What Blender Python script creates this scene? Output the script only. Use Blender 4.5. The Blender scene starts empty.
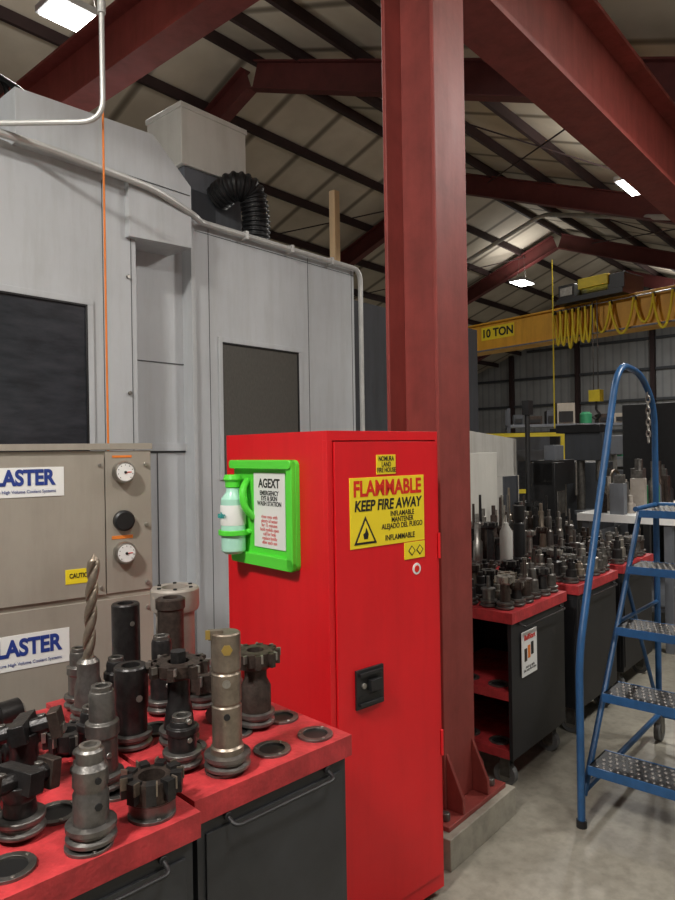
import bpy, math, random
from mathutils import Vector, Matrix
random.seed(7)
scene = bpy.context.scene
R = math.radians

# ------------------------------------------------------------------ materials
MATS = {}
def mat(name, col, rough=0.5, metal=0.0, var=0.12, scale=6.0, bump=0.0, bscale=60.0, emis=None, estr=0.0, stretch=None, spec=0.5, grime=0.0):
    m = bpy.data.materials.new(name); m.use_nodes = True
    nt = m.node_tree; b = nt.nodes['Principled BSDF']
    b.inputs['Roughness'].default_value = rough
    b.inputs['Metallic'].default_value = metal
    b.inputs['Specular IOR Level'].default_value = spec
    tc = nt.nodes.new('ShaderNodeTexCoord')
    mp = nt.nodes.new('ShaderNodeMapping')
    nt.links.new(tc.outputs['Object'], mp.inputs['Vector'])
    if stretch: mp.inputs['Scale'].default_value = stretch
    no = nt.nodes.new('ShaderNodeTexNoise'); no.inputs['Scale'].default_value = scale
    no.inputs['Detail'].default_value = 6; no.inputs['Roughness'].default_value = 0.65
    nt.links.new(mp.outputs[0], no.inputs['Vector'])
    cr = nt.nodes.new('ShaderNodeValToRGB')
    cr.color_ramp.elements[0].position = 0.3; cr.color_ramp.elements[1].position = 0.7
    cr.color_ramp.elements[0].color = [c*(1-var) for c in col]+[1]
    cr.color_ramp.elements[1].color = [min(1, c*(1+var)) for c in col]+[1]
    nt.links.new(no.outputs['Fac'], cr.inputs['Fac'])
    out = cr.outputs['Color']
    if grime > 0:   # vertical streaks of dirt + roughness variation
        mp2 = nt.nodes.new('ShaderNodeMapping'); mp2.inputs['Scale'].default_value = (1, 1, 0.12)
        nt.links.new(tc.outputs['Object'], mp2.inputs['Vector'])
        n3 = nt.nodes.new('ShaderNodeTexNoise'); n3.inputs['Scale'].default_value = 9; n3.inputs['Detail'].default_value = 8; n3.inputs['Roughness'].default_value = 0.7
        nt.links.new(mp2.outputs[0], n3.inputs['Vector'])
        c3 = nt.nodes.new('ShaderNodeValToRGB'); c3.color_ramp.elements[0].position = 0.32; c3.color_ramp.elements[1].position = 0.55
        c3.color_ramp.elements[0].color = (1-grime, 1-grime*1.05, 1-grime*1.2, 1); c3.color_ramp.elements[1].color = (1, 1, 1, 1)
        nt.links.new(n3.outputs['Fac'], c3.inputs['Fac'])
        mm = nt.nodes.new('ShaderNodeMixRGB'); mm.blend_type = 'MULTIPLY'; mm.inputs['Fac'].default_value = 1
        nt.links.new(out, mm.inputs['Color1']); nt.links.new(c3.outputs['Color'], mm.inputs['Color2']); out = mm.outputs['Color']
        mr = nt.nodes.new('ShaderNodeMapRange'); mr.inputs['To Min'].default_value = rough+0.15; mr.inputs['To Max'].default_value = rough-0.08
        nt.links.new(n3.outputs['Fac'], mr.inputs['Value']); nt.links.new(mr.outputs[0], b.inputs['Roughness'])
    nt.links.new(out, b.inputs['Base Color'])
    if bump > 0:
        n2 = nt.nodes.new('ShaderNodeTexNoise'); n2.inputs['Scale'].default_value = bscale
        nt.links.new(tc.outputs['Object'], n2.inputs['Vector'])
        bp = nt.nodes.new('ShaderNodeBump'); bp.inputs['Strength'].default_value = bump
        bp.inputs['Distance'].default_value = 0.01
        nt.links.new(n2.outputs['Fac'], bp.inputs['Height'])
        nt.links.new(bp.outputs['Normal'], b.inputs['Normal'])
    if emis:
        b.inputs['Emission Color'].default_value = list(emis)+[1]
        b.inputs['Emission Strength'].default_value = estr
    MATS[name] = m
    return m

mat('red_cab', (0.70, 0.008, 0.014), 0.38, 0, 0.05, 3, grime=0.08)
mat('red_cart', (0.46, 0.035, 0.04), 0.5, 0, 0.35, 14, 0.15, 80, grime=0.3)
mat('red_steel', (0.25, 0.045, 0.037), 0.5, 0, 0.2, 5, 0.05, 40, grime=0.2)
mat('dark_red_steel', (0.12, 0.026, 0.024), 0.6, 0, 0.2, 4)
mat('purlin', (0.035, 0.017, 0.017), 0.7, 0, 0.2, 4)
mat('machine_grey', (0.54, 0.56, 0.58), 0.45, 0, 0.07, 1.6, grime=0.12)
mat('machine_light', (0.66, 0.65, 0.60), 0.5, 0, 0.05, 2.5, grime=0.1)
mat('machine_dark', (0.06, 0.065, 0.075), 0.5, 0, 0.1, 3, grime=0.2)
mat('mid_grey', (0.14, 0.15, 0.17), 0.5, 0, 0.1, 3, grime=0.2)
mat('seam', (0.10, 0.105, 0.11), 0.7)
mat('glass_dark', (0.035, 0.038, 0.045), 0.22, 0, 0.35, 5, stretch=(1, 1, 4))  # horizontal sheen painted into the glass colour by stretched noise
mat('glass_brown', (0.10, 0.095, 0.085), 0.3, 0, 0.2, 40, stretch=(4, 1, 1))
mat('taupe', (0.37, 0.335, 0.285), 0.42, 0.2, 0.06, 4, grime=0.12)
mat('black', (0.012, 0.012, 0.013), 0.45, 0, 0.3, 20)
mat('black_oxide', (0.03, 0.028, 0.028), 0.36, 0.55, 0.45, 35, 0.1, 120)
mat('rust_dark', (0.065, 0.048, 0.04), 0.48, 0.6, 0.5, 40, 0.15, 120)
mat('steel', (0.40, 0.38, 0.35), 0.32, 0.85, 0.3, 30, 0.05, 90, grime=0.35)
mat('steel_dark', (0.18, 0.17, 0.16), 0.38, 0.8, 0.35, 30, 0.1, 90, grime=0.3)
mat('bronze_steel', (0.30, 0.25, 0.20), 0.36, 0.8, 0.3, 25, 0.05, 90, grime=0.3)
mat('insert_gold', (0.6, 0.42, 0.12), 0.3, 0.8)
mat('cart_grey', (0.033, 0.035, 0.039), 0.5, 0, 0.25, 5)
mat('cart_black', (0.014, 0.014, 0.016), 0.5, 0, 0.25, 5)
mat('white', (0.80, 0.80, 0.78), 0.5, 0, 0.03)
mat('offwhite', (0.50, 0.49, 0.46), 0.6, 0, 0.06, grime=0.2)
mat('yellow_lbl', (0.85, 0.66, 0.02), 0.5, 0, 0.04)
mat('red_ink', (0.65, 0.02, 0.01), 0.5)
mat('blk_ink', (0.01, 0.01, 0.01), 0.5)
mat('navy_ink', (0.02, 0.045, 0.25), 0.5)
mat('green', (0.10, 0.70, 0.05), 0.35, 0, 0.05)
mat('bottle', (0.42, 0.74, 0.60), 0.25, 0, 0.06)
mat('teal', (0.02, 0.35, 0.33), 0.4)
mat('blue', (0.02, 0.09, 0.23), 0.35, 0, 0.2, 12, grime=0.2)
mat('tread', (0.035, 0.036, 0.038), 0.5, 0.6, 0.4, 30)
mat('crane_yellow', (0.72, 0.36, 0.025), 0.5, 0, 0.08, 3, grime=0.2)
mat('cable_yellow', (0.80, 0.62, 0.03), 0.5)
mat('orange', (0.80, 0.22, 0.03), 0.5)
mat('conduit', (0.60, 0.60, 0.58), 0.4, 0.2)
mat('wood', (0.50, 0.34, 0.18), 0.7, 0, 0.2, 12, stretch=(1, 1, 0.1))
mat('lamp', (1, 1, 1), 0.5, emis=(1, 0.98, 0.94), estr=12)
mat('caster_rubber', (0.12, 0.12, 0.12), 0.6)
mat('fixture_beige', (0.36, 0.32, 0.28), 0.5, 0.2, 0.15, 10)
mat('bench_green', (0.03, 0.22, 0.10), 0.5)

def striped(name, col, dark, scale, axis, rough=0.7, width=0.9, bump=0.3):
    m = bpy.data.materials.new(name); m.use_nodes = True
    nt = m.node_tree; b = nt.nodes['Principled BSDF']; b.inputs['Roughness'].default_value = rough
    tc = nt.nodes.new('ShaderNodeTexCoord')
    w = nt.nodes.new('ShaderNodeTexWave'); w.wave_type = 'BANDS'; w.bands_direction = axis
    w.inputs['Scale'].default_value = scale; w.inputs['Distortion'].default_value = 0
    nt.links.new(tc.outputs['Object'], w.inputs['Vector'])
    no = nt.nodes.new('ShaderNodeTexNoise'); no.inputs['Scale'].default_value = 1.3; no.inputs['Detail'].default_value = 8
    nt.links.new(tc.outputs['Object'], no.inputs['Vector'])
    cr = nt.nodes.new('ShaderNodeValToRGB')
    cr.color_ramp.elements[0].position = 0.0; cr.color_ramp.elements[1].position = 1-width
    cr.color_ramp.elements[0].color = list(dark)+[1]; cr.color_ramp.elements[1].color = list(col)+[1]
    nt.links.new(w.outputs['Fac'], cr.inputs['Fac'])
    mx = nt.nodes.new('ShaderNodeMixRGB'); mx.blend_type = 'MULTIPLY'; mx.inputs['Fac'].default_value = 0.5
    nt.links.new(cr.outputs['Color'], mx.inputs['Color1'])
    c2 = nt.nodes.new('ShaderNodeValToRGB'); c2.color_ramp.elements[0].position = 0.3; c2.color_ramp.elements[1].position = 0.65
    c2.color_ramp.elements[0].color = (0.6, 0.57, 0.52, 1); c2.color_ramp.elements[1].color = (1, 1, 1, 1)
    nt.links.new(no.outputs['Fac'], c2.inputs['Fac']); nt.links.new(c2.outputs['Color'], mx.inputs['Color2'])
    nt.links.new(mx.outputs['Color'], b.inputs['Base Color'])
    bp = nt.nodes.new('ShaderNodeBump'); bp.inputs['Strength'].default_value = bump; bp.inputs['Distance'].default_value = 0.03
    nt.links.new(w.outputs['Fac'], bp.inputs['Height']); nt.links.new(bp.outputs['Normal'], b.inputs['Normal'])
    MATS[name] = m
striped('roof_panel', (0.62, 0.56, 0.46), (0.2, 0.17, 0.13), 0.26, 'X', 0.75, 0.94)
striped('wall_panel', (0.36, 0.37, 0.38), (0.28, 0.29, 0.30), 1.0, 'X', 0.6, 0.7, 0.15)
striped('wall_panel_side', (0.40, 0.40, 0.39), (0.30, 0.30, 0.30), 1.0, 'X', 0.6, 0.7, 0.15)

def concrete():
    m = bpy.data.materials.new('concrete'); m.use_nodes = True
    nt = m.node_tree; b = nt.nodes['Principled BSDF']
    tc = nt.nodes.new('ShaderNodeTexCoord')
    n1 = nt.nodes.new('ShaderNodeTexNoise'); n1.inputs['Scale'].default_value = 1.1; n1.inputs['Detail'].default_value = 10; n1.inputs['Roughness'].default_value = 0.75
    n2 = nt.nodes.new('ShaderNodeTexNoise'); n2.inputs['Scale'].default_value = 22; n2.inputs['Detail'].default_value = 8
    for n in (n1, n2): nt.links.new(tc.outputs['Object'], n.inputs['Vector'])
    c1 = nt.nodes.new('ShaderNodeValToRGB'); c1.color_ramp.elements[0].position = 0.35; c1.color_ramp.elements[1].position = 0.62
    c1.color_ramp.elements[0].color = (0.20, 0.185, 0.15, 1); c1.color_ramp.elements[1].color = (0.37, 0.345, 0.285, 1)
    nt.links.new(n1.outputs['Fac'], c1.inputs['Fac'])
    c2 = nt.nodes.new('ShaderNodeValToRGB'); c2.color_ramp.elements[0].position = 0.35; c2.color_ramp.elements[1].position = 0.55
    c2.color_ramp.elements[0].color = (0.75, 0.75, 0.75, 1); c2.color_ramp.elements[1].color = (1, 1, 1, 1)
    nt.links.new(n2.outputs['Fac'], c2.inputs['Fac'])
    mx = nt.nodes.new('ShaderNodeMixRGB'); mx.blend_type = 'MULTIPLY'; mx.inputs['Fac'].default_value = 0.7
    nt.links.new(c1.outputs['Color'], mx.inputs['Color1']); nt.links.new(c2.outputs['Color'], mx.inputs['Color2'])
    nt.links.new(mx.outputs['Color'], b.inputs['Base Color'])
    b.inputs['Roughness'].default_value = 0.5
    bp = nt.nodes.new('ShaderNodeBump'); bp.inputs['Strength'].default_value = 0.1; bp.inputs['Distance'].default_value = 0.01
    nt.links.new(n2.outputs['Fac'], bp.inputs['Height']); nt.links.new(bp.outputs['Normal'], b.inputs['Normal'])
    MATS['concrete'] = m
concrete()

# ------------------------------------------------------------------ mesh builder
def rounded(path, rad, n=6):
    pts = [Vector(p) for p in path]; out = [pts[0]]
    for i in range(1, len(pts)-1):
        a, b, c = pts[i-1], pts[i], pts[i+1]
        d1 = (a-b); d2 = (c-b)
        r = min(rad, d1.length*0.49, d2.length*0.49)
        p1 = b+d1.normalized()*r; p2 = b+d2.normalized()*r
        for k in range(n+1):
            t = k/n
            out.append(p1*(1-t)**2+b*2*t*(1-t)+p2*t*t)
    out.append(pts[-1]); return out

class G:
    def __init__(s):
        s.v = []; s.f = []; s.m = []; s.names = []; s.X = Matrix.Identity(4)
    def mi(s, n):
        if n not in s.names: s.names.append(n)
        return s.names.index(n)
    def add(s, vs, fs, m):
        o = len(s.v); k = s.mi(m)
        s.v += [tuple(s.X @ Vector(p)) for p in vs]
        for f in fs: s.f.append([o+i for i in f]); s.m.append(k)
    def box(s, x0, x1, y0, y1, z0, z1, m):
        vs = [(x0,y0,z0),(x1,y0,z0),(x1,y1,z0),(x0,y1,z0),(x0,y0,z1),(x1,y0,z1),(x1,y1,z1),(x0,y1,z1)]
        s.add(vs, [(3,2,1,0),(4,5,6,7),(0,1,5,4),(1,2,6,5),(2,3,7,6),(3,0,4,7)], m)
    def prism_y(s, poly, y0, y1, m):
        n = len(poly)
        vs = [(x, y0, z) for x, z in poly]+[(x, y1, z) for x, z in poly]
        fs = [list(range(n)), list(range(2*n-1, n-1, -1))]
        for i in range(n):
            j = (i+1) % n; fs.append((j, i, n+i, n+j))
        s.add(vs, fs, m)
    def lathe(s, c, prof, m, seg=28, axis='Z', closed=True):
        vs = []; fs = []
        for r, z in prof:
            for k in range(seg):
                a = 2*math.pi*k/seg
                p = (r*math.cos(a), r*math.sin(a), z)
                if axis == 'Z': q = p
                elif axis == 'Y': q = (p[0], p[2], p[1])
                else: q = (p[2], p[0], p[1])
                vs.append((c[0]+q[0], c[1]+q[1], c[2]+q[2]))
        for i in range(len(prof)-1):
            for k in range(seg):
                k2 = (k+1) % seg
                fs.append((i*seg+k, i*seg+k2, (i+1)*seg+k2, (i+1)*seg+k))
        if closed:
            fs.append(list(range(seg-1, -1, -1)))
            fs.append([(len(prof)-1)*seg+k for k in range(seg)])
        if axis == 'Y': fs = [tuple(reversed(f)) for f in fs]
        s.add(vs, fs, m)
    def cyl(s, c, r, h, m, seg=24, axis='Z'):
        s.lathe(c, [(r, 0), (r, h)], m, seg, axis)
    def tube(s, path, r, m, seg=10, radii=None, rot=0):
        P = [Vector(p) for p in path]; n = len(P)
        T = []
        for i in range(n):
            a = P[max(0, i-1)]; b = P[min(n-1, i+1)]
            T.append((b-a).normalized())
        up = Vector((0, 0, 1)) if abs(T[0].z) < 0.9 else Vector((1, 0, 0))
        N = (up-T[0]*up.dot(T[0])).normalized()
        vs = []; fs = []
        for i in range(n):
            N = (N-T[i]*N.dot(T[i])).normalized(); B = T[i].cross(N)
            rr = radii[i] if radii else r
            for k in range(seg):
                a = 2*math.pi*k/seg+rot
                vs.append(tuple(P[i]+N*math.cos(a)*rr+B*math.sin(a)*rr))
        for i in range(n-1):
            for k in range(seg):
                k2 = (k+1) % seg
                fs.append((i*seg+k, i*seg+k2, (i+1)*seg+k2, (i+1)*seg+k))
        fs.append(list(range(seg-1, -1, -1))); fs.append([(n-1)*seg+k for k in range(seg)])
        s.add(vs, fs, m)
    def ring(s, c, ro, ri, h, m, seg=32):
        s.lathe(c, [(ri, 0), (ro, 0), (ro, h), (ri, h), (ri, 0)], m, seg, closed=False)
    def ibeam(s, p0, p1, depth, width, m, tf=0.02, tw=0.015):
        a = Vector(p0); b = Vector(p1); d = (b-a); L = d.length; d.normalize()
        side = d.cross(Vector((0, 0, 1))).normalized(); up = side.cross(d).normalized()
        def bx(w, h0, h1):
            vs = []
            for q in (a, b):
                for sw, hh in ((-w, h0), (w, h0), (w, h1), (-w, h1)):
                    vs.append(tuple(q+side*sw+up*hh))
            s.add(vs, [(0,1,2,3),(7,6,5,4),(0,4,5,1),(1,5,6,2),(2,6,7,3),(3,7,4,0)], m)
        bx(width/2, 0, tf); bx(width/2, depth-tf, depth); bx(tw/2, tf, depth-tf)
    def build(s, name, loc=(0, 0, 0), beta=None, yaw=0, bevel=0.0, sharp=32):
        me = bpy.data.meshes.new(name); me.from_pydata(s.v, [], s.f)
        for n in s.names: me.materials.append(MATS[n])
        me.polygons.foreach_set('material_index', s.m)
        me.polygons.foreach_set('use_smooth', [True]*len(s.f))
        me.update(); me.set_sharp_from_angle(angle=R(sharp))
        o = bpy.data.objects.new(name, me); scene.collection.objects.link(o)
        o.location = loc; o.rotation_euler = (0, 0, R(90-beta) if beta is not None else yaw)
        if bevel:
            b = o.modifiers.new('bevel', 'BEVEL'); b.width = bevel; b.segments = 2; b.limit_method = 'ANGLE'; b.angle_limit = R(40)
        return o

def text(parent, body, size, loc, face, m, name='lettering', align='CENTER', sx=1.0, bold=0.0, shear=0):
    cu = bpy.data.curves.new(name, 'FONT'); cu.body = body; cu.size = size; cu.extrude = 0.0003
    cu.align_x = align; cu.align_y = 'CENTER'; cu.offset = bold; cu.shear = shear; cu.space_line = 0.85
    cu.materials.append(MATS[m])
    o = bpy.data.objects.new(name, cu); scene.collection.objects.link(o); o.parent = parent
    o.location = loc
    o.rotation_euler = (R(90), 0, 0) if face == 'front' else (R(90), 0, R(-90))
    o.scale = (sx, 1, 1)
    return o

# ------------------------------------------------------------------ building shell
R0 = (-1.28, 10.9, 0); BB = 41; PITCH = 0.38; RZ = 8.0
S0, S1, W = -16, 21, 12
g = G(); g.box(S0, S1, -W, W, -0.1, 0, 'concrete'); g.build('floor', R0, BB)
g = G()
ze = RZ-PITCH*W
def roofside(sgn):
    vs = [(S0, 0, RZ+0.0), (S1, 0, RZ+0.0), (S1, sgn*W, ze), (S0, sgn*W, ze)]
    vs += [(x, y, z+0.1) for x, y, z in vs]
    f = [(0,1,2,3),(7,6,5,4),(0,4,5,1),(1,5,6,2),(2,6,7,3),(3,7,4,0)]
    g.add(vs, f, 'roof_panel')
roofside(1); roofside(-1)
g.build('ceiling', R0, BB)
Bv = Vector((math.sin(R(BB)), math.cos(R(BB)), 0)); Av = Vector((-math.cos(R(BB)), math.sin(R(BB)), 0))
def bw(s, a, z=0): return Vector(R0)+Bv*s+Av*a+Vector((0, 0, z))
g = G(); g.prism_y([(-W, 0), (W, 0), (W, ze), (0, RZ), (-W, ze)], -0.15, 0.0, 'wall_panel')
o = g.build('wall_end'); o.location = bw(S1, 0); o.rotation_euler = (0, 0, R(90-BB)+R(90))
g = G(); g.prism_y([(-W, 0), (W, 0), (W, ze), (0, RZ), (-W, ze)], 0.0, 0.15, 'wall_panel')
o = g.build('wall_back'); o.location = bw(S0, 0); o.rotation_euler = (0, 0, R(90-BB)+R(90))
g = G(); g.box(S0, S1, W, W+0.15, 0, ze, 'wall_panel_side'); g.build('wall_left', R0, BB)
g = G(); g.box(S0, S1, -W-0.15, -W, 0, ze, 'wall_panel_side'); g.build('wall_right', R0, BB)

g = G()
for a in (-9, -6, -3, 0, 3, 6, 9):
    g.box(S1-0.25, S1, a-0.08, a+0.08, 0, RZ-PITCH*abs(a)-0.05, 'purlin')
for z in (2.2, 3.4, 4.6, 5.8):
    hw = min(W, (RZ-z-0.2)/PITCH)
    g.box(S1-0.12, S1-0.001, -hw, hw, z-0.05, z+0.05, 'machine_dark')
g.build('trim_wall_framing', R0, BB)

g = G()
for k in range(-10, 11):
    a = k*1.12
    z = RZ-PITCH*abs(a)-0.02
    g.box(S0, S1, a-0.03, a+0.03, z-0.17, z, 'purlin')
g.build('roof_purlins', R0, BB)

for s in (-11.0, -4.94, 0.0, 5.9, 11.9, 17.5):
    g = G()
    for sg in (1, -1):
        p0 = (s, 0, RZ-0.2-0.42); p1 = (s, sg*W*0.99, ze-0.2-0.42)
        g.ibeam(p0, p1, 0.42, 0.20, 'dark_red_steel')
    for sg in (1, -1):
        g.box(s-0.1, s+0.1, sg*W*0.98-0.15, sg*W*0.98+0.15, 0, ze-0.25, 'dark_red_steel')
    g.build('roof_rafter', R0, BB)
for s in (0.0, 5.9, 11.9):
    g = G(); a = -6.51
    for sy in (-0.13, 0.11): g.box(s-0.12, s+0.12, a+sy, a+sy+0.02, 0.02, 3.6, 'red_steel')
    g.box(s-0.008, s+0.008, a-0.12, a+0.12, 0.02, 3.6, 'red_steel')
    g.box(s-0.2, s+0.2, a-0.2, a+0.2, 0, 0.02, 'red_steel')
    g.build('steel_column', R0, BB)
g = G()
for s, s2 in ((0.0, 5.9), (5.9, 11.9)):
    for a0, a1 in ((1, 6), (-6, -1)):
        z0 = RZ-PITCH*abs(a0)-0.3; z1 = RZ-PITCH*abs(a1)-0.3
        g.tube([(s, a0, z0), (s2, a1, z1)], 0.014, 'purlin', 6)
        g.tube([(s, a1, z1), (s2, a0, z0)], 0.014, 'purlin', 6)
g.build('roof_brace_rods', R0, BB)

g = G()
g.ibeam((-4.94, -6.35, 4.05), (-4.94, 1.0, 4.05), 0.40, 0.2, 'red_steel')
g.build('support_beam', R0, BB)
g = G()
g.ibeam((-4.80, -6.51, 3.62), (S1-0.3, -6.51, 3.62), 0.66, 0.26, 'red_steel', tf=0.03)
g.build('crane_runway_beam', R0, BB)

# ---- main steel column
g = G()
cz = 5.1
for y0 in (-0.13, 0.112): g.box(-0.12, 0.12, y0, y0+0.018, 0.14, cz, 'red_steel')
g.box(-0.007, 0.007, -0.112, 0.112, 0.14, cz, 'red_steel')
g.box(-0.22, 0.24, -0.21, 0.21, 0.12, 0.14, 'red_steel')
for sx in (-0.1, 0.1):
    g.X = Matrix.Translation((sx, 0, 0))
    vs = [(-0.008, -0.13, 0.14), (-0.008, -0.205, 0.14), (-0.008, -0.205, 0.2), (-0.008, -0.13, 0.36)]
    vs += [(0.008, y, z) for _, y, z in vs]
    g.add(vs, [(0,1,2,3),(7,6,5,4),(0,4,5,1),(1,5,6,2),(2,6,7,3),(3,7,4,0)], 'red_steel')
g.X = Matrix.Identity(4)
for y in (-0.1, 0.1):
    g.prism_y([(0.12, 0.14), (0.235, 0.14), (0.235, 0.2), (0.12, 0.36)], y-0.008, y+0.008, 'red_steel')
for x in (-0.18, 0.18):
    for y in (-0.17, 0.17):
        g.cyl((x, y, 0.14), 0.018, 0.03, 'steel_dark', 6)
g.box(-0.26, 0.27, -0.24, 0.24, 0.0, 0.12, 'concrete')
g.build('steel_column', (0.39, 2.9, 0), BB, bevel=0.003)

# ------------------------------------------------------------------ flammable cabinet
CB = 49
g = G()
w, d, h = 0.515, 0.576, 1.65
g.box(0.0, w, 0.02, d, 0.03, h, 'red_cab')
g.box(0.02, w-0.02, 0.04, d-0.02, 0.0, 0.03, 'blk_ink')
g.box(0.0, w, 0.0, 0.02, h-0.03, h, 'red_cab'); g.box(0.0, w, 0.0, 0.02, 0.03, 0.08, 'red_cab')
g.box(0.0, 0.022, 0.0, 0.02, 0.08, h-0.03, 'red_cab'); g.box(w-0.012, w, 0.0, 0.02, 0.08, h-0.03, 'red_cab')
g.box(0.026, w-0.016, -0.006, 0.02, 0.085, h-0.035, 'red_cab')
hx, hz = 0.156, 0.83
g.box(hx-0.06, hx+0.06, -0.014, -0.006, hz-0.062, hz+0.062, 'black')
g.box(hx-0.048, hx+0.048, -0.016, -0.012, hz-0.045, hz-0.02, 'blk_ink')
g.box(hx-0.05, hx+0.05, -0.024, -0.014, hz+0.042, hz+0.052, 'black')
g.box(hx-0.05, hx+0.05, -0.024, -0.014, hz-0.052, hz-0.042, 'black')
g.box(hx-0.012, hx+0.038, -0.032, -0.014, hz-0.008, hz+0.026, 'black')
g.cyl((hx-0.03, -0.02, hz+0.01), 0.009, 0.008, 'steel', 16, 'Y')
g.box(0.085, 0.431, -0.008, -0.005, 1.275, 1.50, 'yellow_lbl')
g.box(0.204, 0.293, -0.008, -0.005, 1.508, 1.572, 'yellow_lbl')
g.box(0.33, 0.431, -0.0085, -0.005, 1.215, 1.272, 'yellow_lbl')
g.cyl((0.39, -0.008, 1.178), 0.02, 0.003, 'white', 20, 'Y')
g.cyl((0.39, -0.0095, 1.178), 0.012, 0.002, 'red_ink', 14, 'Y')
tx, tz = 0.15, 1.327
g.prism_y([(tx-0.05, tz-0.04), (tx+0.05, tz-0.04), (tx, tz+0.05)], -0.0092, -0.007, 'blk_ink')
g.prism_y([(tx-0.038, tz-0.033), (tx+0.038, tz-0.033), (tx, tz+0.035)], -0.0100, -0.008, 'yellow_lbl')
g.prism_y([(tx-0.008, tz-0.024), (tx+0.008, tz-0.024), (tx+0.012, tz-0.008), (tx+0.002, tz+0.014), (tx-0.003, tz-0.002), (tx-0.012, tz-0.008)], -0.0108, -0.009, 'blk_ink')
tx, tz = 0.405, 1.243
for cx in (0.365, 0.405):
    g.prism_y([(cx-0.018, tz), (cx, tz-0.018), (cx+0.018, tz), (cx, tz+0.018)], -0.0095, -0.008, 'blk_ink')
    g.prism_y([(cx-0.013, tz), (cx, tz-0.013), (cx+0.013, tz), (cx, tz+0.013)], -0.0102, -0.009, 'yellow_lbl')
for za in (0.5, 1.2):
    g.cyl((w-0.004, -0.004, za), 0.006, 0.09, 'red_cab', 10)
cab = g.build('flammable_storage_cabinet', (-0.033, 2.086, 0), CB, bevel=0.003)
text(cab, 'FLAMMABLE', 0.070, (0.258, -0.0085, 1.462), 'front', 'red_ink', sx=0.84, bold=0.0022)
text(cab, 'KEEP FIRE AWAY', 0.048, (0.258, -0.0085, 1.408), 'front', 'blk_ink', sx=0.86, bold=0.0014, shear=0.15)
text(cab, 'INFLAMABLE\nMANTENER\nALEJADO DEL FUEGO', 0.024, (0.322, -0.0085, 1.355), 'front', 'blk_ink', sx=0.85, bold=0.0004)
text(cab, 'INFLAMMABLE', 0.026, (0.31, -0.0085, 1.297), 'front', 'blk_ink', sx=0.85, bold=0.0004)
text(cab, 'NOMURA\nLAND\nFIRE HOUSE', 0.022, (0.249, -0.0085, 1.54), 'front', 'blk_ink', sx=0.75, bold=0.0004)

# ---- eye wash station on left face
g = G()
y0, y1, z0, z1 = 0.137, 0.50, 1.20, 1.56
def rrect(x0, x1, z0, z1, r):
    out = []
    for cx, cz_, a0 in ((x1-r, z1-r, 0), (x0+r, z1-r, 90), (x0+r, z0+r, 180), (x1-r, z0+r, 270)):
        for k in range(5):
            a = R(a0+k*22.5); out.append((cx+r*math.cos(a), cz_+r*math.sin(a)))
    return out
g.X = Matrix.Rotation(R(90), 4, 'Z')
g.prism_y(rrect(y0, y1, z0, z1, 0.02), 0.0, 0.018, 'green')
g.prism_y(rrect(y0, y1, z1-0.03, z1, 0.012), 0.018, 0.04, 'green')
g.prism_y(rrect(y0, y0+0.03, z0, z1, 0.012), 0.018, 0.035, 'green')
g.prism_y(rrect(y0, y1, z0, z0+0.04, 0.012), 0.018, 0.035, 'green')
g.prism_y(rrect(0.19, 0.37, 1.262, 1.517, 0.003), 0.018, 0.022, 'white')
g.X = Matrix.Identity(4)
by, bx_ = 0.440, -0.062
g.ring((bx_, by, 1.30), 0.052, 0.045, 0.018, 'green')
g.tube([(bx_+0.03, by-0.035, 1.31), (0, by-0.045, 1.31)], 0.01, 'green')
g.tube(rounded([(-0.02, 0.41, 1.49), (-0.06, 0.385, 1.46), (-0.06, 0.375, 1.40), (-0.02, 0.375, 1.36)], 0.03), 0.012, 'green')
g.lathe((bx_, by, 1.235), [(0.03, 0), (0.042, 0.01), (0.043, 0.10), (0.040, 0.12), (0.043, 0.14), (0.042, 0.19), (0.024, 0.215), (0.022, 0.235)], 'bottle')
g.lathe((bx_, by, 1.335), [(0.0435, 0), (0.0445, 0.005), (0.0445, 0.065), (0.0435, 0.07)], 'white', closed=False)
g.lathe((bx_, by, 1.465), [(0.026, 0), (0.026, 0.02), (0.033, 0.028), (0.028, 0.045)], 'green')
ey = g.build('eye_wash_station', (-0.033, 2.086, 0), CB, bevel=0.002)
text(ey, 'AGEXT', 0.042, (-0.0225, 0.278, 1.48), 'left', 'blk_ink', sx=0.9, bold=0.0012)
text(ey, 'EMERGENCY\nEYE & SKIN\nWASH STATION', 0.021, (-0.0225, 0.278, 1.43), 'left', 'blk_ink', sx=0.9, bold=0.0006)
text(ey, 'rinse eyes with\nplenty of water\nfor 15 minutes\nhold eyelids open\ncall for help\nreplace bottle\nafter each use', 0.017, (-0.0225, 0.278, 1.325), 'left', 'red_ink', sx=0.9)
text(ey, 'saline', 0.028, (bx_-0.0465, by, 1.37), 'left', 'teal', sx=0.8, bold=0.001)

# ------------------------------------------------------------------ coolant pump unit
g = G()
Lb = 0.95
def mx(m): return Lb-m
g.box(0, Lb, 0.0, 0.5, 0.06, 1.60, 'taupe')
g.box(0.03, Lb-0.03, 0.03, 0.47, 0, 0.06, 'black')
g.box(-0.005, Lb+0.005, -0.012, 0.505, 1.604, 1.626, 'taupe')
g.box(0.0, Lb-0.17, -0.01, 0, 1.095, 1.585, 'taupe')
g.box(0.0, Lb-0.0, -0.01, 0, 0.12, 1.075, 'taupe')
g.box(Lb-0.165, Lb, -0.006, 0, 1.095, 1.60, 'taupe')
for z in (1.55, 1.33, 1.12, 1.03, 0.8, 0.5, 0.2):
    g.cyl((Lb-0.02, -0.016, z), 0.007, 0.01, 'steel', 10, 'Y')
for z in (1.55, 1.12):
    g.cyl((Lb-0.185, -0.016, z), 0.006, 0.007, 'steel', 10, 'Y')
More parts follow.
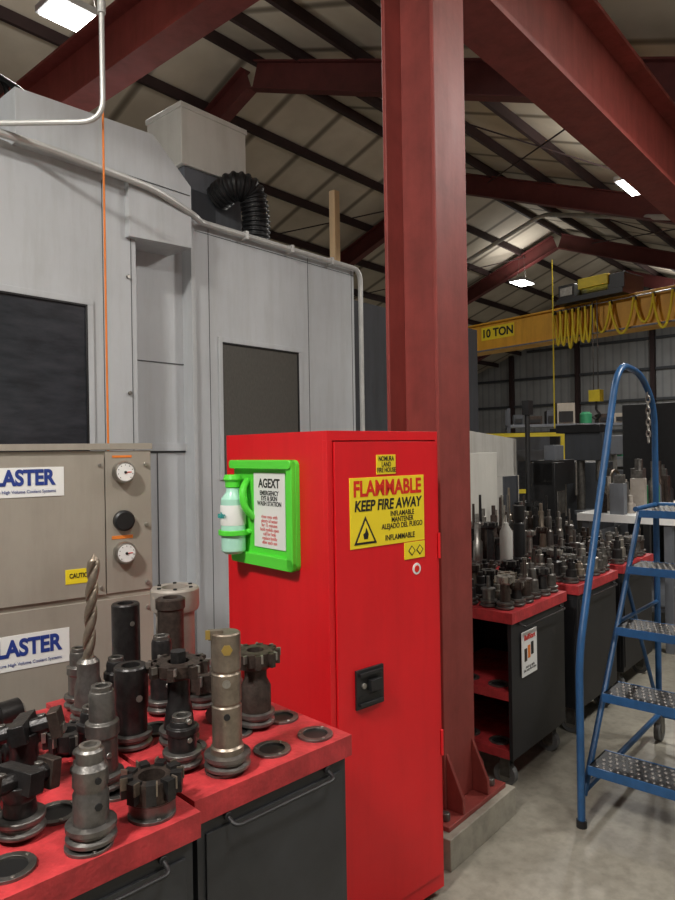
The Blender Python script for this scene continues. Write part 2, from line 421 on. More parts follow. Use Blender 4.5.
for z in (1.523, 1.236):
    x = mx(0.104)
    g.lathe((x, -0.04, z), [(0.036, 0), (0.039, 0.008), (0.039, 0.034)], 'steel', 28, 'Y')
    g.cyl((x, -0.042, z), 0.031, 0.003, 'white', 28, 'Y')
    g.box(x-0.002, x+0.022, -0.0435, -0.0425, z-0.001, z+0.002, 'red_ink')
    g.cyl((x, -0.045, z), 0.005, 0.004, 'black', 12, 'Y')
    for k in range(9):
        a = R(-45+k*33.75)
        cx, cz2 = x+0.026*math.cos(a), z+0.026*math.sin(a)
        g.box(cx-0.0015, cx+0.0015, -0.0432, -0.0425, cz2-0.0015, cz2+0.0015, 'blk_ink')
g.lathe((mx(0.104), -0.03, 1.35), [(0.03, 0), (0.037, 0.006), (0.037, 0.024)], 'black', 24, 'Y')
g.box(mx(0.14), mx(0.07), -0.0075, -0.006, 1.575, 1.583, 'orange')
g.box(mx(0.145), mx(0.07), -0.0075, -0.006, 1.285, 1.297, 'orange')
g.box(mx(0.305), mx(0.205), -0.0115, -0.01, 1.145, 1.195, 'yellow_lbl')
g.box(mx(0.62), mx(0.305), -0.012, -0.01, 1.45, 1.548, 'white')
g.box(mx(0.60), mx(0.295), -0.012, -0.01, 0.885, 1.0, 'white')
bl = g.build('coolant_pump_unit', (-0.69-0.819*Lb, 2.5-0.5736*Lb, 0), 55, bevel=0.004)
text(bl, 'BLASTER', 0.07, (mx(0.445), -0.013, 1.512), 'front', 'navy_ink', sx=0.80, bold=0.003)
text(bl, 'High Pressure High Volume Coolant Systems', 0.015, (mx(0.455), -0.013, 1.468), 'front', 'navy_ink', sx=0.9)
text(bl, 'BLASTER', 0.075, (mx(0.44), -0.013, 0.955), 'front', 'navy_ink', sx=0.80, bold=0.003)
text(bl, 'High Pressure High Volume Coolant Systems', 0.015, (mx(0.445), -0.013, 0.905), 'front', 'navy_ink', sx=0.9)
text(bl, 'CAUTION', 0.022, (mx(0.255), -0.0125, 1.172), 'front', 'blk_ink', bold=0.0005, sx=0.75)

# ------------------------------------------------------------------ large machining centre
P1 = (0.14, 5.08, 0)
g = G()
g.box(-1.506, 0, 0.0, 2.3, 0.0, 2.95, 'machine_grey')
g.box(-1.93, -1.506, 0.06, 2.3, 0.0, 2.93, 'machine_grey')
g.box(-4.6, -1.93, -0.12, 2.3, 0.0, 3.0, 'machine_grey')
g.box(0.0, 2.05, 0.12, 2.3, 0.0, 2.75, 'machine_dark')
g.box(0.9, 0.906, 0.114, 0.12, 0.1, 2.7, 'seam')
g.prism_y([(-2.56, 2.99), (-1.99, 2.99), (-1.99, 2.70), (-1.60, 2.72), (-1.60, 3.06), (-1.84, 3.27), (-2.56, 3.24)], -0.16, 0.5, 'machine_grey')
g.box(-2.55, -1.61, -0.164, -0.16, 3.005, 3.010, 'seam')
def window(x0, x1, z0, z1, y, m):
    g.box(x0-0.03, x1+0.03, y-0.012, y, z0-0.03, z0, 'machine_grey'); g.box(x0-0.03, x1+0.03, y-0.012, y, z1, z1+0.03, 'machine_grey')
    g.box(x0-0.03, x0, y-0.012, y, z0, z1, 'machine_grey'); g.box(x1, x1+0.03, y-0.012, y, z0, z1, 'machine_grey')
    g.box(x0, x1, y-0.004, y, z0, z1, m)
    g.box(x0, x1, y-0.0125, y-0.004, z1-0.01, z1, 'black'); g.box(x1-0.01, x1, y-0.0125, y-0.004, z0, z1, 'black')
window(-3.3, -2.21, 1.45, 2.32, -0.12, 'glass_dark')
window(-1.27, -0.61, 1.45, 2.255, 0.0, 'glass_brown')
for x in (-1.36, -0.50, -0.03): g.box(x-0.002, x+0.002, -0.003, 0, 0.3, 2.92, 'seam')
g.box(-1.50, -0.0, -0.003, 0, 2.885, 2.889, 'seam')
for x in (-1.96, -2.12): g.box(x-0.002, x+0.002, -0.123, -0.12, 0.3, 2.96, 'seam')
g.box(-1.93, -1.506, 0.055, 0.06, 2.1, 2.106, 'seam')
g.box(-1.93, -1.506, 0.04, 0.06, 1.60, 1.64, 'machine_grey')
g.box(-1.93, -1.506, 0.052, 0.06, 1.59, 1.598, 'seam')
g.box(-1.70, -1.694, 0.055, 0.06, 0.2, 1.59, 'seam')
for z in (2.5, 1.9, 1.2): g.cyl((-1.98, -0.135, z), 0.010, 0.015, 'steel', 12, 'Y')
g.box(-1.508, -1.48, -0.03, 0.06, 0.2, 2.93, 'machine_grey')
g.tube(rounded([(-4.4, -0.14, 3.0), (-2.4, -0.185, 3.0), (-1.85, -0.185, 2.97), (-1.56, -0.16, 2.90), (-1.45, -0.04, 2.93), (0.03, -0.04, 2.93), (0.03, -0.04, 0.4)], 0.09), 0.018, 'conduit')
for x in (-1.1, -0.7, -0.3): g.box(x-0.012, x+0.012, -0.062, 0.0, 2.905, 2.955, 'conduit')
g.build('machining_center', P1, BB, bevel=0.004)

g = G()
g.box(-1.281, -0.739, 0.35, 0.73, 3.44, 3.83, 'machine_light')
g.box(-1.29, -0.73, 0.342, 0.738, 3.80, 3.835, 'machine_light')
g.box(-1.25, -0.77, 0.37, 0.71, 2.952, 3.44, 'mid_grey')
g.box(-1.2, -1.0, 0.362, 0.37, 3.05, 3.3, 'machine_dark')
g.build('mist_collector', P1, BB, bevel=0.004)
g = G()
path = rounded([(-0.98, 0.37, 3.30), (-0.96, 0.22, 3.36), (-0.84, 0.18, 3.34), (-0.80, 0.18, 3.15), (-0.80, 0.2, 2.955)], 0.12, 16)
L = [0]
for i in range(1, len(path)): L.append(L[-1]+(path[i]-path[i-1]).length)
pts = []; rad = []
N = 84
for k in range(N+1):
    t = L[-1]*k/N
    for i in range(1, len(path)):
        if L[i] >= t-1e-9: break
    f = (t-L[i-1])/max(1e-9, (L[i]-L[i-1])); pts.append(path[i-1].lerp(path[i], f)); rad.append(0.090+0.006*(1 if k % 4 < 2 else -1))
g.tube(pts, 0.1, 'black', 20, rad)
g.build('flexible_duct_hose', P1, BB)

g = G(); g.box(-0.028, 0.028, -0.028, 0.028, 2.95, 3.56, 'wood'); g.build('wooden_post', (0.005, 5.18, 0), BB)

g = G()
g.box(-0.3, 0.25, -0.1, 0.15, 3.0, 3.08, 'black')
g.lathe((0.12, 0, 3.08), [(0.07, 0), (0.07, 0.1), (0.05, 0.12), (0.05, 0.3)], 'black')
g.lathe((-0.08, 0.03, 3.08), [(0.05, 0), (0.06, 0.12), (0.04, 0.2), (0.04, 0.34)], 'black')
for k in range(6):
    g.tube(rounded([(0.1-0.06*k, 0, 3.2), (0.14-0.07*k, 0.02, 3.44+0.03*k), (-0.25, 0.04*k-0.1, 3.46), (-0.5, 0.03*k, 3.05+0.01*k)], 0.12), 0.014, 'black', 8)
g.build('cable_bundle', (-1.62, 3.42, 0), BB)

g = G()
g.tube(rounded([(-0.994, 2.95, 5.7), (-0.994, 2.95, 3.03), (-1.95, 2.95, 3.03)], 0.1), 0.012, 'conduit')
for z in (3.5, 4.4): g.cyl((-0.994, 2.95, z), 0.018, 0.05, 'conduit', 12)
g.build('electrical_conduit')
g = G(); g.tube([(-1.01, 3.0, 5.7), (-1.012, 3.0, 2.5), (-1.01, 3.0, 0.02)], 0.005, 'orange', 8); g.build('orange_air_hose')

# ------------------------------------------------------------------ tool carts
FB = 46
def hfill(g, x, y, z, r=0.045, m='steel_dark'):
    g.ring((x, y, z), r, r*0.70, 0.006, m)
    g.cyl((x, y, z+0.0005), r*0.70, 0.001, 'blk_ink', 28)
    for k in range(3):
        a = R(120*k+20); g.cyl((x+r*0.86*math.cos(a), y+r*0.86*math.sin(a), z+0.006), 0.004, 0.002, 'steel', 6)

def cart(name, org, beta, w, d, h, rings, body='cart_grey', label=False, open_left=False):
    g = G()
    g.box(0, w, 0, d, h-0.05, h, 'red_cart')
    if not open_left:
        g.box(0.012, w-0.012, 0.012, d-0.012, 0.15, h-0.05, body)
        g.box(0.03, w-0.03, 0.006, 0.012, 0.18, h-0.08, body)
        g.box(0.006, 0.012, 0.03, d-0.03, 0.18, h-0.08, body)
    else:
        g.box(0.012, w-0.012, 0.012, 0.03, 0.15, h-0.045, body)
        g.box(0.012, w-0.012, d-0.03, d-0.012, 0.15, h-0.045, body)
        g.box(w-0.03, w-0.012, 0.03, d-0.03, 0.15, h-0.045, body)
        g.box(0.012, w-0.03, 0.03, d-0.03, 0.15, 0.19, 'red_cart')
        g.box(0.012, w-0.03, 0.03, d-0.03, 0.42, 0.46, 'red_cart')
        for yy in (0.12, 0.28):
            hfill(g, 0.09, yy, 0.46, 0.05); hfill(g, 0.09, yy, 0.19, 0.05)
    hz = h-0.06
    g.tube(rounded([(0.08, 0.006, hz), (0.08, -0.026, hz-0.012), (w-0.08, -0.026, hz-0.012), (w-0.08, 0.006, hz)], 0.02), 0.0045, 'black', 8)
    for xx in (0.08, w-0.08): g.cyl((xx, -0.002, hz), 0.009, 0.009, 'black', 12, 'Y')
    for (x, y, r) in rings: hfill(g, x, y, h, r)
    for x in (0.07, w-0.07):
        for y in (0.07, d-0.07):
            g.box(x-0.03, x+0.03, y-0.03, y+0.03, 0.135, 0.15, 'steel_dark')
            g.box(x-0.024, x-0.020, y-0.02, y+0.03, 0.05, 0.135, 'steel_dark'); g.box(x+0.020, x+0.024, y-0.02, y+0.03, 0.05, 0.135, 'steel_dark')
            g.cyl((x-0.016, y+0.01, 0.055), 0.055, 0.032, 'caster_rubber', 20, 'X')
            g.cyl((x-0.018, y+0.01, 0.055), 0.03, 0.036, 'steel', 16, 'X')
    if label:
        lx = 0.10
        g.box(lx, lx+0.16, 0.003, 0.006, h-0.32, h-0.11, 'white')
        for k, mm in ((0, 'rust_dark'), (1, 'orange'), (2, 'blk_ink')):
            g.box(lx+0.025+0.035*k, lx+0.05+0.035*k, 0.001, 0.003, h-0.25+0.01*k, h-0.19+0.01*k, mm)
    o = g.build(name, org+(0,), beta, bevel=0.003)
    if label:
        text(o, 'BullStart', 0.034, (lx+0.08, 0.001, h-0.14), 'front', 'red_ink', bold=0.0008)
        text(o, 'rack up right\nthe very first time', 0.018, (lx+0.08, 0.001, h-0.285), 'front', 'blk_ink')
    return o
H1 = 0.90
O1 = (-0.293, 1.343); O2 = (-0.590, 1.000)
cart('tool_cart', O1, FB, 0.44, 0.76, H1, [(0.375, 0.06, 0.043), (0.385, 0.2, 0.043), (0.25, 0.07, 0.043), (0.25, 0.21, 0.04), (0.12, 0.07, 0.043), (0.12, 0.22, 0.043), (0.12, 0.37, 0.043), (0.385, 0.34, 0.043), (0.06, 0.5, 0.04)])
cart('tool_cart', O2, FB, 0.44, 0.76, H1, [(0.115, 0.073, 0.043), (0.24, 0.045, 0.042), (0.37, 0.06, 0.045), (0.36, 0.19, 0.043), (0.24, 0.19, 0.043), (0.11, 0.22, 0.043), (0.37, 0.33, 0.043), (0.24, 0.35, 0.043)])

def at(org, x, y, beta=FB):
    b = R(beta); return (org[0]+math.sin(b)*x-math.cos(b)*y, org[1]+math.cos(b)*x+math.sin(b)*y)
def vflange(g, r, z, m='steel_dark'):
    g.lathe((0, 0, z), [(r*0.8, 0), (r, 0.006), (r, 0.012), (r*0.82, 0.017), (r*0.82, 0.021), (r, 0.026), (r, 0.034), (r*0.85, 0.036)], m)
def holder(name, pos, h, r, z=H1+0.006, m='steel_dark', m2='black_oxide', hollow=True):
    g = G()
    vflange(g, r, 0, m)
    g.lathe((0, 0, 0.036), [(r*0.72, 0), (r*0.72, h*0.35), (r*0.8, h*0.37), (r*0.8, h*0.5), (r*0.62, h*0.52), (r*0.62, h-0.045), (r*0.56, h-0.036)], m2)
    if hollow:
        g.ring((0, 0, h-0.002), r*0.5, r*0.3, 0.012, m); g.cyl((0, 0, h-0.001), r*0.3, 0.003, 'blk_ink')
    for k in range(2):
        g.cyl((0, -r*0.76, 0.05+h*0.12+0.04*k), 0.006, 0.01, 'steel', 10, 'Y')
    return g.build(name, (pos[0], pos[1], z), FB, bevel=0.001)
def face_mill(g, z, r, h, n, m='black_oxide'):
    g.lathe((0, 0, z), [(r*0.55, 0), (r*0.8, h*0.3), (r*0.82, h), (r*0.35, h), (r*0.33, h*0.6)], m, 32)
    for k in range(n):
        a = 2*math.pi*k/n
        M0 = g.X.copy(); g.X = M0 @ Matrix.Rotation(a, 4, 'Z')
        g.box(r*0.7, r, -r*0.11, r*0.11, z+h*0.25, z+h, m)
        g.box(r*0.86, r*1.03, r*0.11, r*0.11+0.005, z+h*0.6, z+h*1.03, 'steel')
        g.X = M0

g = G()
vflange(g, 0.050, 0, 'steel_dark')
g.lathe((0, 0, 0.036), [(0.036, 0), (0.036, 0.012), (0.032, 0.016), (0.032, 0.10), (0.030, 0.103), (0.030, 0.106), (0.032, 0.109), (0.032, 0.17), (0.030, 0.173), (0.030, 0.176), (0.032, 0.179), (0.032, 0.255), (0.029, 0.258)], 'bronze_steel')
g.box(-0.037, -0.005, -0.014, 0.004, 0.280, 0.300, 'bronze_steel'); g.box(-0.043, -0.033, -0.016, -0.011, 0.283, 0.302, 'insert_gold')
g.cyl((0.002, -0.034, 0.262), 0.012, 0.01, 'insert_gold', 6, 'Y')
g.cyl((0, -0.034, 0.19), 0.009, 0.004, 'steel', 12, 'Y'); g.cyl((0, -0.034, 0.12), 0.007, 0.004, 'black', 12, 'Y')
g.build('boring_bar', (-0.249, 1.475, H1+0.006), 80)

g = G()
vflange(g, 0.047, 0)
g.lathe((0, 0, 0.036), [(0.036, 0), (0.036, 0.05), (0.039, 0.055), (0.039, 0.15), (0.036, 0.154), (0.022, 0.154), (0.02, 0.13)], 'black_oxide')
g.cyl((0, -0.04, 0.12), 0.008, 0.005, 'steel', 10, 'Y')
g.build('milling_tool_holder', (-0.496, 1.606, H1), FB)
g = G()
g.lathe((0, 0, 0), [(0.044, 0), (0.044, 0.03), (0.040, 0.034), (0.040, 0.25), (0.037, 0.254), (0.024, 0.254), (0.022, 0.235)], 'black_oxide')
g.cyl((0, -0.041, 0.2), 0.007, 0.005, 'steel', 10, 'Y')
g.build('shrink_fit_holder', at(O1, 0.205, 0.69)+(H1,), FB)
g = G()
g.lathe((0, 0, 0), [(0.044, 0), (0.044, 0.03), (0.037, 0.034), (0.037, 0.24), (0.042, 0.245), (0.042, 0.27), (0.036, 0.274), (0.022, 0.274), (0.02, 0.25)], 'rust_dark')
g.build('shrink_fit_holder', at(O1, 0.285, 0.575)+(H1,), FB)
g = G()
g.lathe((0, 0, 0), [(0.05, 0), (0.058, 0.02), (0.058, 0.2), (0.070, 0.21), (0.073, 0.22), (0.073, 0.272), (0.068, 0.278), (0.04, 0.278), (0.038, 0.22)], 'fixture_beige', 36)
for k in range(6):
    a = R(60*k); g.cyl((0.054*math.cos(a), 0.054*math.sin(a), 0.278), 0.006, 0.004, 'blk_ink', 8)
g.build('large_bore_cutter', at(O1, 0.365, 0.685)+(H1,), FB)
g = G(); vflange(g, 0.047, 0); g.lathe((0, 0, 0.036), [(0.036, 0), (0.03, 0.05), (0.026, 0.06), (0.026, 0.13)], 'black_oxide'); face_mill(g, 0.155, 0.072, 0.036, 8, 'rust_dark')
g.cyl((0, 0, 0.17), 0.02, 0.045, 'black_oxide', 6)
g.build('face_mill', (-0.385, 1.61, H1+0.006), FB)
g = G(); vflange(g, 0.047, 0); g.lathe((0, 0, 0.036), [(0.038, 0), (0.038, 0.06), (0.028, 0.08), (0.028, 0.11)], 'rust_dark'); face_mill(g, 0.14, 0.062, 0.045, 9, 'rust_dark')
g.build('face_mill', (-0.215, 1.71, H1+0.006), FB)
g = G(); vflange(g, 0.045, 0); face_mill(g, 0.03, 0.052, 0.06, 8, 'rust_dark')
g.build('face_mill', at(O1, 0.295, 0.43)+(H1+0.0,), FB)
holder('milling_tool_holder', (-0.350, 1.49), 0.10, 0.043, m2='black_oxide')
holder('milling_tool_holder', at(O1, 0.393, 0.45), 0.16, 0.042, m2='rust_dark')
holder('milling_tool_holder', at(O1, 0.19, 0.46), 0.19, 0.042, m2='black_oxide')
holder('milling_tool_holder', at(O1, 0.05, 0.65), 0.15, 0.042, m2='steel_dark')
holder('milling_tool_holder', at(O1, 0.11, 0.56), 0.13, 0.040, m2='black_oxide')
g = G()
g.X = Matrix.Rotation(R(35), 4, 'Z')
g.tube([(0, 0, 0.024), (0.07, 0, 0.024)], 0.024, 'steel_dark', 14); g.tube([(0.07, 0, 0.024), (0.13, 0, 0.024)], 0.015, 'bronze_steel', 12)
g.build('end_mill', at(O1, 0.24, 0.29)+(H1,), FB)
g = G()
vflange(g, 0.046, 0); g.lathe((0, 0, 0.036), [(0.036, 0), (0.034, 0.05), (0.028, 0.07), (0.028, 0.11), (0.02, 0.12)], 'steel_dark')
n = 60; seg = 16; vs = []; fs = []; z0 = 0.15; z1 = 0.425
for i in range(n+1):
    t = i/n; z = z0+(z1-z0)*t; a0 = t*math.pi*4.5
    rr = 0.0165*(1 if t < 0.93 else max(0.02, (1-t)/0.07))
    for k in range(seg):
        a = 2*math.pi*k/seg
        q = rr*(0.5+0.5*abs(math.cos(a))**0.6)
        vs.append((q*math.cos(a+a0)+0.02*t, q*math.sin(a+a0), z))
for i in range(n):
    for k in range(seg):
        k2 = (k+1) % seg; fs.append((i*seg+k, i*seg+k2, (i+1)*seg+k2, (i+1)*seg+k))
g.add(vs, fs, 'bronze_steel')
g.build('twist_drill', (-0.655, 1.763, H1+0.006), FB)
holder('milling_tool_holder', at(O2, 0.345, 0.215), 0.20, 0.042, m='steel_dark', m2='steel_dark')
g = G(); vflange(g, 0.044, 0, 'steel_dark')
g.lathe((0, 0, 0.036), [(0.031, 0), (0.031, 0.05), (0.028, 0.055), (0.028, 0.06), (0.031, 0.065), (0.031, 0.095), (0.024, 0.105), (0.024, 0.125), (0.020, 0.129)], 'steel_dark')
g.ring((0, 0, 0.16), 0.019, 0.012, 0.01, 'steel'); g.cyl((0, -0.033, 0.07), 0.007, 0.005, 'black', 8, 'Y'); g.cyl((0, -0.033, 0.115), 0.006, 0.005, 'black', 8, 'Y')
g.build('collet_chuck', at(O2, 0.245, 0.047)+(H1+0.006,), FB)
g = G(); g.lathe((0, 0, 0), [(0.044, 0), (0.044, 0.02), (0.047, 0.025)], 'steel_dark')
g.ring((0, 0, 0.022), 0.046, 0.026, 0.042, 'rust_dark')
for k in range(9):
    M0 = g.X.copy(); g.X = Matrix.Rotation(R(40*k), 4, 'Z')
    g.box(0.036, 0.058, -0.009, 0.009, 0.032, 0.070, 'black_oxide'); g.box(0.046, 0.060, 0.009, 0.012, 0.050, 0.073, 'bronze_steel'); g.X = M0
g.build('indexable_cutter', at(O2, 0.375, 0.068)+(H1+0.006,), FB)
def cross_head(name, pos, h, rotz, tilt=0):
    g = G(); vflange(g, 0.044, 0)
    g.lathe((0, 0, 0.036), [(0.03, 0), (0.027, h-0.06), (0.032, h-0.05), (0.032, h-0.03)], 'black_oxide')
    g.X = Matrix.Translation((0, 0, h+0.01)) @ Matrix.Rotation(rotz, 4, 'Z') @ Matrix.Rotation(tilt, 4, 'Y')
    g.tube([(-0.065, 0, 0), (0.065, 0, 0)], 0.017, 'black_oxide', 8, rot=R(22.5))
    g.box(-0.016, 0.016, -0.045, 0.045, -0.018, 0.022, 'black_oxide')
    for sx in (-1, 1):
        g.box(sx*0.065-0.011, sx*0.065+0.011, -0.021, 0.021, -0.03, 0.024, 'rust_dark')
        g.box(sx*0.077-0.003, sx*0.077+0.003, -0.010, 0.010, -0.026, -0.008, 'steel')
        g.cyl((sx*0.04, 0, 0.013), 0.009, 0.008, 'steel_dark', 6)
    g.X = Matrix.Identity(4)
    return g.build(name, pos+(H1+0.006,), FB, bevel=0.0015)
cross_head('twin_boring_head', at(O2, 0.165, 0.165), 0.085, R(20), R(8))
cross_head('twin_boring_head', at(O2, 0.23, 0.33), 0.11, R(-35), R(-12))
cross_head('twin_boring_head', at(O2, 0.12, 0.27), 0.08, R(70), R(10))
def arbor(name, pos, L, rz, zc, tilt=0.0):
    g = G(); g.X = Matrix.Rotation(rz, 4, 'Z') @ Matrix.Rotation(tilt, 4, 'Y')
    g.lathe((0, 0, 0), [(0.016, 0), (0.03, 0.06), (0.03, 0.062), (0.042, 0.064), (0.042, 0.074), (0.036, 0.078), (0.042, 0.084), (0.042, 0.094), (0.026, 0.096), (0.026, L*0.75), (0.032, L*0.76), (0.032, L)], 'black_oxide', 24, 'X')
    g.cyl((L, 0, 0), 0.02, 0.01, 'steel', 6, 'X')
    return g.build(name, pos+(zc,), FB)
arbor('cutter_arbor', at(O2, 0.06, 0.44), 0.22, R(10), H1+0.043)
arbor('cutter_arbor', at(O2, 0.10, 0.56), 0.24, R(-8), H1+0.043)
arbor('cutter_arbor', at(O2, 0.12, 0.65), 0.22, R(8), H1+0.043)
holder('milling_tool_holder', at(O2, 0.375, 0.33), 0.12, 0.042)
g = G(); face_mill(g, 0.0, 0.055, 0.05, 7, 'black_oxide'); g.build('face_mill', at(O2, 0.37, 0.45)+(H1,), FB)

# ------------------------------------------------------------------ rear carts and tool masses
HR = 0.83
RC = (0.784, 3.10)
def tools_on(name, org, beta, w, d, h, rows, cols, hmin, hmax, seed, mats=('black_oxide', 'black_oxide', 'rust_dark', 'steel_dark', 'steel_dark', 'steel', 'bronze_steel')):
    rnd = random.Random(seed); g = G()
    for i in range(cols):
        for j in range(rows):
            if rnd.random() < 0.05: continue
            x = w*(i+0.5)/cols+rnd.uniform(-0.008, 0.008); y = d*(j+0.5)/rows+rnd.uniform(-0.008, 0.008)
            r = min(w/cols, d/rows)*0.46; hh = rnd.uniform(hmin, hmax); m = rnd.choice(mats); m2 = rnd.choice(mats)
            k = rnd.random()
            g.X = Matrix.Translation((x, y, 0))
            vflange(g, r, 0, 'steel_dark')
            if k < 0.5:
                g.lathe((0, 0, 0.036), [(r*0.75, 0), (r*0.72, hh*0.4), (r*0.5, hh*0.45), (r*0.5, hh*0.8), (r*0.3, hh*0.82), (r*0.3, hh)], m, 16)
            elif k < 0.75:
                g.lathe((0, 0, 0.036), [(r*0.6, 0), (r*0.5, hh*0.6)], m, 16); face_mill(g, 0.03+hh*0.6, r*1.1, 0.04, 6, m2)
            else:
                g.lathe((0, 0, 0.036), [(r*0.7, 0), (r*0.7, hh*0.5), (r*0.85, hh*0.52), (r*0.85, hh*0.62), (r*0.25, hh*0.66), (r*0.2, hh*1.3)], m, 16)
            g.X = Matrix.Identity(4)
    return g.build(name, org+(h,), beta)
def bpt(org, x, y, beta=BB):
    b = R(beta); return (org[0]+math.sin(b)*x-math.cos(b)*y, org[1]+math.cos(b)*x+math.sin(b)*y)
rr = [(0.08, 0.08, 0.045)]
cart('tool_cart', RC, BB, 0.62, 0.50, HR, rr, 'cart_black', label=True, open_left=True)
cart('tool_cart', bpt(RC, 0.78, 0.0), BB, 0.62, 0.50, HR, rr, 'cart_black')
cart('tool_cart', bpt(RC, 1.56, 0.02), BB, 0.62, 0.50, HR, rr, 'cart_black')
cart('tool_cart', bpt(RC, 0.10, 0.60), BB, 0.70, 0.50, HR, rr, 'cart_black')
cart('tool_cart', bpt(RC, 0.95, 0.60), BB, 0.70, 0.50, HR, rr, 'cart_black')
cart('tool_cart', bpt(RC, 1.75, 0.60), BB, 0.62, 0.50, HR, rr, 'cart_black')
for i, (x, y, w_, d_, lo, hi) in enumerate([(0.02, 0.02, 0.58, 0.46, 0.07, 0.15), (0.80, 0.02, 0.58, 0.36, 0.06, 0.14), (1.58, 0.04, 0.58, 0.46, 0.05, 0.14),
                                   (0.12, 0.62, 0.66, 0.46, 0.16, 0.32), (0.97, 0.62, 0.66, 0.46, 0.16, 0.36), (1.77, 0.62, 0.58, 0.46, 0.14, 0.32)]):
    tools_on('tool_holder_set', bpt(RC, x, y), BB, w_, d_, HR, 5 if i != 1 else 4, 6, lo, hi, 20+i)
g = G(); vflange(g, 0.045, 0); g.lathe((0, 0, 0.036), [(0.036, 0), (0.042, 0.05), (0.034, 0.06), (0.034, 0.26), (0.026, 0.27), (0.034, 0.29), (0.034, 0.37)], 'black')
g.build('boring_bar', bpt(RC, 0.98, 0.44)+(HR,), BB)
g = G()
g.lathe((0, 0, 0), [(0.034, 0), (0.038, 0.01), (0.038, 0.26), (0.016, 0.30), (0.016, 0.31), (0.006, 0.32), (0.003, 0.36)], 'offwhite')
g.build('squeeze_bottle', bpt(RC, 0.83, 0.45)+(HR,), BB)

g = G()
g.box(0, 1.0, 0, 0.64, 0.05, 1.35, 'offwhite'); g.prism_y([(0, 1.35), (1.0, 1.35), (1.0, 1.66), (0.12, 1.73), (0, 1.66)], 0.02, 0.64, 'offwhite')
g.box(0.1, 0.9, 0.1, 0.58, 0, 0.05, 'black')
g.box(0.70, 0.96, -0.01, 0, 0.9, 1.35, 'machine_dark'); g.box(0.64, 0.66, -0.03, -0.01, 1.0, 1.2, 'steel')
g.box(0.05, 0.6, -0.006, 0, 0.8, 1.55, 'machine_light')
g.build('machine_enclosure', (0.90, 5.09, 0), BB, bevel=0.006)

g = G()
g.box(0, 1.4, 0, 0.6, 0.0, 0.72, 'mid_grey'); g.box(0, 0.5, 0, 0.6, 0.72, 1.42, 'machine_dark'); g.box(0.5, 1.4, 0.12, 0.42, 0.72, 0.95, 'steel_dark')
g.lathe((0.5, 0.28, 1.15), [(0.22, 0), (0.22, 0.1), (0.08, 0.1), (0.08, 0.12)], 'steel', 28, 'X')
for k in range(3):
    a = R(120*k+30); g.X = Matrix.Translation((0.61, 0.28, 1.15)) @ Matrix.Rotation(a, 4, 'X'); g.box(0, 0.04, 0.05, 0.17, -0.025, 0.025, 'steel'); g.X = Matrix.Identity(4)
g.box(0.85, 1.1, -0.05, 0.5, 0.95, 1.08, 'steel_dark'); g.lathe((0.95, -0.1, 0.85), [(0.09, 0), (0.1, 0.01), (0.09, 0.03)], 'steel', 24, 'Y')
g.box(1.2, 1.4, 0.12, 0.42, 0.95, 1.3, 'mid_grey')
g.box(0.1, 0.45, -0.01, 0, 1.1, 1.35, 'steel')
for x in (0.15, 0.27, 0.39): g.cyl((x, -0.03, 1.0), 0.025, 0.03, 'steel', 12, 'Y')
g.X = Matrix.Translation((0.25, -0.10, 1.14))
g.tube([(0.19*math.cos(R(a)), 0, 0.19*math.sin(R(a))) for a in range(0, 361, 15)], 0.018, 'bronze_steel', 8)
for a in (0, 60, 120): g.tube([(0.18*math.cos(R(a)), 0, 0.18*math.sin(R(a))), (-0.18*math.cos(R(a)), 0, -0.18*math.sin(R(a)))], 0.012, 'steel', 6)
g.cyl((0, -0.02, 0), 0.04, 0.12, 'steel', 14, 'Y'); g.X = Matrix.Identity(4)
g.build('engine_lathe', (2.66, 7.0, 0), BB, bevel=0.005)

g = G()
g.cyl((0, 0, 0), 0.10, 0.03, 'black'); g.cyl((0, 0, 0.03), 0.02, 1.88, 'black', 12); g.box(-0.035, 0.05, -0.03, 0.03, 1.86, 1.98, 'black'); g.box(-0.1, 0.1, -0.08, 0.08, 1.1, 1.13, 'black')
g.build('instrument_stand', (1.60, 5.72, 0), BB)
g = G()
g.box(-0.3, 0.3, -0.2, 0.25, 0, 0.75, 'mid_grey'); g.box(-0.25, 0.25, -0.2, 0.2, 0.75, 0.83, 'black')
g.box(-0.22, 0.0, -0.1, 0.15, 0.83, 1.45, 'black'); g.box(-0.22, 0.27, -0.08, 0.1, 1.25, 1.47, 'black'); g.cyl((0.17, 0, 0.95), 0.04, 0.4, 'steel')
g.cyl((0.17, 0, 0.83), 0.09, 0.08, 'steel'); g.tube([(0.1, -0.16, 1.45), (0.1, -0.16, 1.15)], 0.01, 'steel')
g.box(-0.19, -0.03, -0.11, -0.1, 1.0, 1.2, 'steel_dark'); g.cyl((0.27, 0, 1.38), 0.05, 0.05, 'steel', 16, 'X')
g.box(-0.1, 0.1, -0.05, 0.05, 1.47, 1.6, 'mid_grey')
g.build('arbor_press', (1.95, 6.13, 0), BB, bevel=0.004)

# pillar drill
g = G()
g.box(-0.16, 0.16, -0.15, 0.2, 0, 0.06, 'black'); g.cyl((0, 0.08, 0.06), 0.04, 1.75, 'steel_dark', 16); g.box(-0.13, 0.13, -0.14, 0.1, 0.92, 0.96, 'mid_grey')
g.box(-0.1, 0.1, -0.18, 0.2, 1.45, 1.72, 'machine_dark'); g.cyl((0, -0.1, 1.25), 0.03, 0.2, 'steel', 14); g.cyl((0, -0.1, 1.17), 0.012, 0.08, 'steel', 10)
g.box(-0.12, 0.12, -0.16, 0.28, 1.72, 1.80, 'black')
for k in range(3):
    a = R(120*k+15); g.tube([(0.11, -0.05, 1.52), (0.13, -0.05+0.16*math.cos(a), 1.52+0.16*math.sin(a))], 0.008, 'steel', 6); g.sphere if False else None
g.build('pillar_drill', (2.48, 6.72, 0), BB, bevel=0.004)

